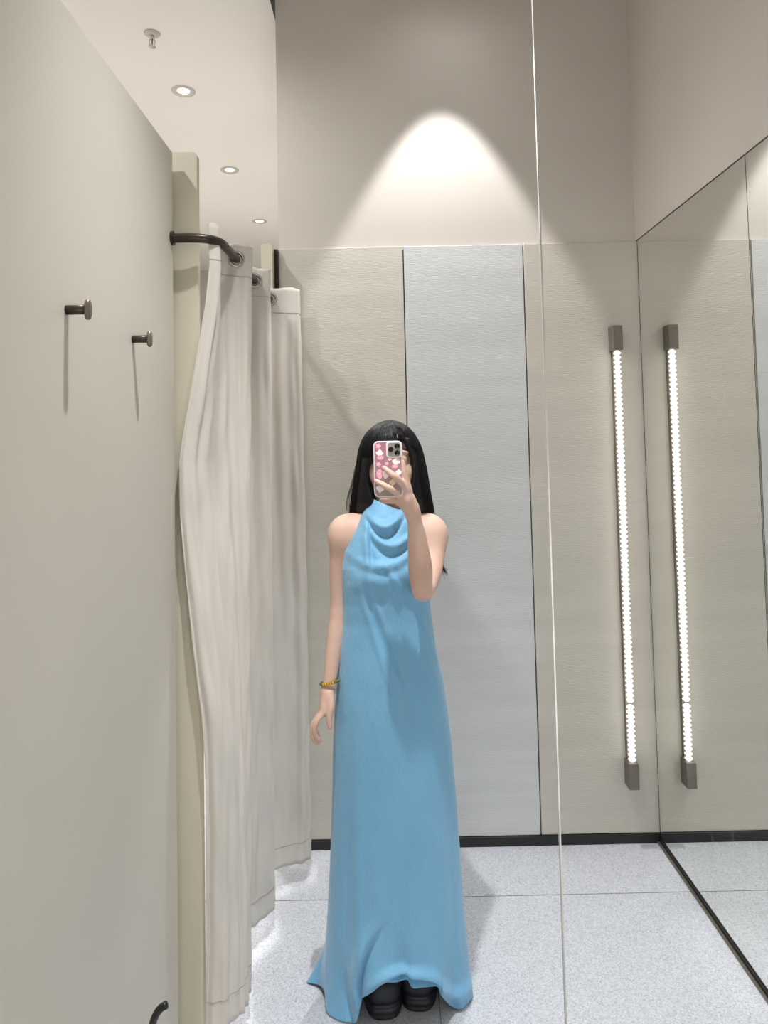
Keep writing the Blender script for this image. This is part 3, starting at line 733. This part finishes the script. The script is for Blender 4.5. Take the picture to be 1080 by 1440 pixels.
for py in pys:
    xl, xr, yf, yb = ring(py); yc = (yf + yb) / 2 + .005; row = []
    for i in range(NT):
        t = i / NT; a = 2 * PI * t; ex = .88
        cx_, sx_ = math.cos(a), math.sin(a)
        ux = math.copysign(abs(cx_) ** ex, cx_); uy = math.copysign(abs(sx_) ** ex, sx_)
        # t=.25 is the front (-y)
        px = (xl + xr) / 2 + ux * (xr - xl) / 2
        y = yc - uy * ((yc - yf) if sx_ > 0 else (yb - yc))
        front = max(0, sx_) ** .6
        pyy = py; d = 0
        if py < 870:
            # collar rim stands higher on the left
            if py < 735: pyy = py + (735 - py) / 33 * (20 * (max(-.2, min(1, (px - 520) / 45))) * front - 2)
            q = (px - 541) / 30
            # draped U folds of the cowl
            for (cy_, cx0, wd, hh, amp) in ((741, 541, 24, 18, .018), (768, 552, 34, 26, .013), (796, 536, 40, 14, .008)):
                yy = cy_ - hh * ((px - cx0) / wd) ** 2
                fade = gauss(px, cx0, wd * 1.15)
                d += amp * fade * (gauss(pyy, yy, 6.5) - .75 * gauss(pyy, yy + 13, 6.5) * .8)
            d += .010 * gauss(px, 512 + (py - 720) * .06, 4.5) * gauss(py, 765, 45) - .007 * gauss(px, 519 + (py - 720) * .06, 4) * gauss(py, 760, 40)
            d += .012 * gauss(px, 522, 26) * gauss(py, 812, 16) + .013 * gauss(px, 572, 24) * gauss(py, 808, 18)
            d -= .006 * gauss(px, 526 + (py - 830) * .35, 7) * gauss(py, 838, 14)
            d += .006 * gauss(px, 545 + (py - 800) * .6, 5) * gauss(py, 815, 20)
        # long diagonal creases over the stomach and hip
        k = gauss(py, 900, 70)
        d += k * .0045 * (gauss(px, 512 + (py - 850) * .32, 5) + gauss(px, 530 + (py - 850) * .36, 4) - gauss(px, 521 + (py - 850) * .34, 6) + 1.5 * gauss(px, 583 + (py - 850) * .42, 4) - gauss(px, 577 + (py - 850) * .42, 5))
        if py > 950:
            g = min(1, (py - 950) / 260)
            d += g * .006 * (gauss(px, 502, 9) - gauss(px, 489, 7) + .9 * gauss(px, 612 + (py - 1100) * .05, 10) - gauss(px, 628 + (py - 1100) * .05, 7) + .4 * math.sin(px * .085 + py * .006))
        side = abs(cx_)
        y -= d * front
        row.append((P(px, pyy, y).x, y, P(548, pyy, y).z))
    rings.append(row)
last = rings[-1]; prev = rings[-2]
NL = 70; NB = len(rings) - 1
for r in range(1, NL + 1):
    f = r / NL; row = []
    for i in range(NT):
        t = i / NT; h = hem_at(t); q = np.array(last[i]); sl = (q - np.array(prev[i])); sl = sl / abs(sl[2]) * (q[2] - h[2])
        w = f ** 2.1
        base_ = q + sl * f                      # carries on along the skirt's own slope
        tgt = np.array((h[0], h[1], base_[2]))
        p_ = base_ * (1 - w) + tgt * w
        p_[2] = q[2] + (h[2] - q[2]) * f
        # bunched fold that breaks over the shoes
        px = 538 + p_[0] / p_[1] * 1000
        if .1 < t < .36:
            fr = math.sin(PI * (t - .1) / .26)
            crest = .78 + .16 * min(1, abs(px - 562) / 55) ** 1.5
            p_[1] -= fr * (.020 * gauss(f, crest, .07) - .016 * gauss(f, crest + .12, .05))
        gf = min(1, f / .75); gf = gf * gf * (3 - 2 * gf) * .85
        tm = .265 + .105 * f
        p_[1] -= gf * (.026 * gauss(t, tm + .022, .018) - .018 * gauss(t, tm - .008, .010))
        if t < .14: p_[1] -= .016 * gauss(f, .80 + t * .4, .06)
        row.append(tuple(p_))
    rings.append(row)
V = [[bm.verts.new(q) for q in row] for row in rings]
for A_, B_ in zip(V, V[1:]):
    for i in range(NT): bm.faces.new((A_[i], A_[(i + 1) % NT], B_[(i + 1) % NT], B_[i]))
dress = child(obj('dress', bm, m_dress, None, True)); dress['label'] = 'floor length sleeveless blue dress with draped cowl neck'
so = dress.modifiers.new('thick', 'SOLIDIFY'); so.thickness = .0016; so.offset = 1
b = bmesh.new(); hl = [Vector(q) for q in rings[-4]]; tube(b, [q + Vector((0, -.0012, 0)) for q in hl], .0006, 5, False)
obj('hem_seam', b, Mat('blue_thread', srgb(84, 138, 172), .6).m, dress, True).matrix_parent_inverse = Matrix.Identity(4)

# shoes ------------------------------------------------------------
def shoe(pxc, ytoe, rot):
    bm = bmesh.new(); cx_ = X(pxc, 1425, ytoe + .02) ; L = .245; n = 40; seg = 48
    def outline(s_, w):
        # superellipse footprint, round toe to the front (-y)
        out = []
        for i in range(seg):
            a = 2 * PI * i / seg; c, s = math.cos(a), math.sin(a)
            wx = w * (1 - .16 * (s < 0) * abs(s)) * 1.10
            out.append((math.copysign(abs(c) ** .62, c) * wx, -math.copysign(abs(s) ** .74, s) * L / 2 * s_))
        return out
    def loft(levels, mname, mm):
        b = bmesh.new(); R = []
        for z, s_, w, sh in levels:
            pts = outline(s_, w); R.append([b.verts.new(Matrix.Rotation(rot, 3, 'Z') @ Vector((x, y + sh, 0)) + Vector((cx_, ytoe + L / 2, z + max(0, y) * 0))) for x, y in pts])
        for A_, B_ in zip(R, R[1:]):
            for i in range(seg): b.faces.new((A_[i], A_[(i + 1) % seg], B_[(i + 1) % seg], B_[i]))
        b.faces.new(R[0][::-1]); b.faces.new(R[-1]); return obj(mname, b, mm, None, True)
    up = loft([(.040, .965, .048, 0), (.054, .985, .050, 0), (.070, .985, .050, 0), (.085, .955, .048, .003), (.096, .88, .043, .009), (.103, .74, .036, .02), (.108, .55, .032, .038), (.122, .44, .032, .052)], 'shoe', m_shoe)
    child(up); up['label'] = 'black rounded shoe with thick sole'
    so_ = loft([(0.001, .97, .0475, 0), (.004, 1.0, .050, 0), (.012, 1.01, .0515, 0), (.0155, .985, .0498, 0), (.019, 1.01, .0515, 0), (.029, 1.01, .0515, 0), (.0315, .985, .0498, 0), (.034, 1.0, .0505, 0), (.0415, .97, .0485, 0)], 'sole', m_sole)
    so_.parent = up
shoe(538, Dfloor(538, 1437), .05); shoe(591.5, Dfloor(591, 1425), -.06)

# bracelet
bc = v(463.8, 959, 2.032); br = .0250
def bead_ring(sel, name, mm, rr, par):
    b = bmesh.new()
    for i in range(22):
        a = 2 * PI * i / 22
        if not sel(i): continue
        c = Vector(bc) + Vector((br * math.cos(a), br * math.sin(a) * 1.0, .0045 * math.cos(a) - .004 * math.sin(a)))
        m = bmesh.ops.create_uvsphere(b, u_segments=12, v_segments=8, radius=rr)
        for q in m['verts']: q.co += c
    return obj(name, b, mm, par, True)
gold = lambda i: 14 <= i <= 18
bb = child(bead_ring(lambda i: not gold(i), 'bracelet', m_green, .0043, None)); bb['label'] = 'green bead bracelet with gold beads'
g = bead_ring(gold, 'gold_bead', m_gold, .0048, bb)

# ------------------------------------------------------------------ phone
pc = P(546, 659.5, 1.80); pw, ph, pt = .0365, .0705, .0052
tl = Matrix.Rotation(math.radians(-.6), 3, 'Y')
phone = empty('phone', pc, 'phone in a clear pink glitter case with stickers held up over her face', 'phone')
phone.rotation_euler = (math.radians(-2), math.radians(.0), 0)
def rrect(w_, h_, r, n=8):
    out = []
    for cx_, cz_, a0_ in ((w_ - r, h_ - r, 0), (-w_ + r, h_ - r, PI / 2), (-w_ + r, -h_ + r, PI), (w_ - r, -h_ + r, 3 * PI / 2)):
        for k in range(n + 1): a = a0_ + PI / 2 * k / n; out.append((cx_ + r * math.cos(a), cz_ + r * math.sin(a)))
    return out
def slab(name, outlines, m, par, smooth=False, off=(0, 0)):
    b = bmesh.new(); R = []
    for (o_, y) in outlines: R.append([b.verts.new((x + off[0], y, z + off[1])) for x, z in o_])
    for A_, B_ in zip(R, R[1:]):
        for i in range(len(A_)): b.faces.new((A_[i], A_[(i + 1) % len(A_)], B_[(i + 1) % len(A_)], B_[i]))
    b.faces.new(R[0]); b.faces.new(R[-1][::-1]); return obj(name, b, m, par, smooth)
slab('case', [(rrect(pw - .0012, ph - .0012, .0115), -pt - .0004), (rrect(pw, ph, .0125), -pt + .0015), (rrect(pw, ph, .0125), pt - .001), (rrect(pw - .001, ph - .001, .012), pt)], m_case, phone)
slab('back_glass', [(rrect(pw - .0032, ph - .0032, .0095), -pt - .0008), (rrect(pw - .0032, ph - .0032, .0095), -pt + .002)], m_pback, phone)
slab('screen', [(rrect(pw - .003, ph - .003, .010), pt - .001), (rrect(pw - .003, ph - .003, .010), pt + .0004)], m_screen, phone)
# camera block, top right of the back as the photo shows it
cm = (.0155, .0485)
blk = slab('camera_block', [(rrect(.0185, .0195, .0075), -pt - .0024), (rrect(.0200, .0210, .0085), -pt - .0014), (rrect(.0200, .0210, .0085), -pt)], m_case, phone, off=cm)
slab('camera_plate', [(rrect(.0162, .0172, .0065), -pt - .0030), (rrect(.0162, .0172, .0065), -pt - .002)], m_pmetal, blk, off=cm)
for lx, lz in ((-.0078, .0005), (.0078, .0085), (.0078, -.0085)):
    b = bmesh.new(); lathe(b, [(0, 0), (.0060, 0), (.0060, .0022), (.0066, .0022), (.0066, -.001)], (cm[0] + lx, -pt - .0032, cm[1] + lz), (0, -1, 0), 24); obj('lens', b, m_lens, blk, True)
# bead edge inside the bumper
b = bmesh.new(); ol = rrect(pw - .0022, ph - .0022, .0105, 5)
ln = []; 
for i in range(len(ol)):
    a, c = Vector(ol[i]), Vector(ol[(i + 1) % len(ol)]); n = max(1, int((c - a).length / .0034))
    for k in range(n): ln.append(a + (c - a) * k / n)
for q in ln:
    m = bmesh.ops.create_icosphere(b, subdivisions=1, radius=.0009)
    for w_ in m['verts']: w_.co += Vector((q.x, -pt - .0010, q.y))
obj('bead_border', b, m_white, phone, True)
# plain flower, heart, cloud and bow stickers
def blob(cx_, cz_, f, mm, n=36, y=-pt - .0014):
    b = bmesh.new(); A_ = []; B_ = []
    for i in range(n):
        a = 2 * PI * i / n; r = f(a); A_.append(b.verts.new((cx_ + r * math.cos(a), y, cz_ + r * math.sin(a)))); B_.append(b.verts.new((cx_ + r * math.cos(a), -pt - .0006, cz_ + r * math.sin(a))))
    b.faces.new(A_); 
    for i in range(n): b.faces.new((A_[i], A_[(i + 1) % n], B_[(i + 1) % n], B_[i]))
    obj('sticker', b, mm, phone)
flower = lambda r: (lambda a: r * (.86 + .14 * math.cos(5 * a)))
cloud = lambda r: (lambda a: r * (.86 + .12 * math.cos(4 * a + .6) + .04 * math.cos(7 * a)))
oval = lambda r, e: (lambda a: r / math.sqrt(math.cos(a) ** 2 + (math.sin(a) / e) ** 2))
for (x, z, f, mm) in ((-.024, .058, flower(.0075), m_pink), (-.021, .040, cloud(.0098), m_white), (-.019, .029, oval(.0085, .7), m_pink), (-.024, .012, flower(.0072), m_pink),
                      (.020, .018, cloud(.0105), m_white), (.026, .024, flower(.004), m_pink), (.017, .006, oval(.008, .6), m_pink), (-.0035, .014, flower(.0058), m_pink),
                      (-.022, -.012, oval(.0075, 1.6), m_pink), (-.006, -.012, cloud(.0125), m_white), (.026, -.009, cloud(.008), m_white), (.010, -.034, cloud(.009), m_cream),
                      (-.021, -.048, cloud(.011), m_white), (.004, .025, oval(.005, .8), m_cream), (.014, -.055, oval(.007, .6), m_pink)):
    blob(x, z, f, mm)
    if mm is m_pink: blob(x, z, oval(.0018, 1), m_white if x < -.02 else m_cream, 14, -pt - .0018)

# ------------------------------------------------------------------ world and colour
w = bpy.data.worlds.new('world'); bpy.context.scene.world = w; w.use_nodes = True
w.node_tree.nodes['Background'].inputs[0].default_value = (1, .97, .93, 1); w.node_tree.nodes['Background'].inputs[1].default_value = .3
sc = bpy.context.scene
sc.view_settings.view_transform = 'Standard'; sc.view_settings.look = 'None'; sc.view_settings.gamma = 1; sc.view_settings.use_curve_mapping = False
sc.view_settings.exposure = 0.0
sc.cycles.max_bounces = 10; sc.cycles.diffuse_bounces = 6; sc.cycles.glossy_bounces = 5
sc.cycles.sample_clamp_indirect = 6
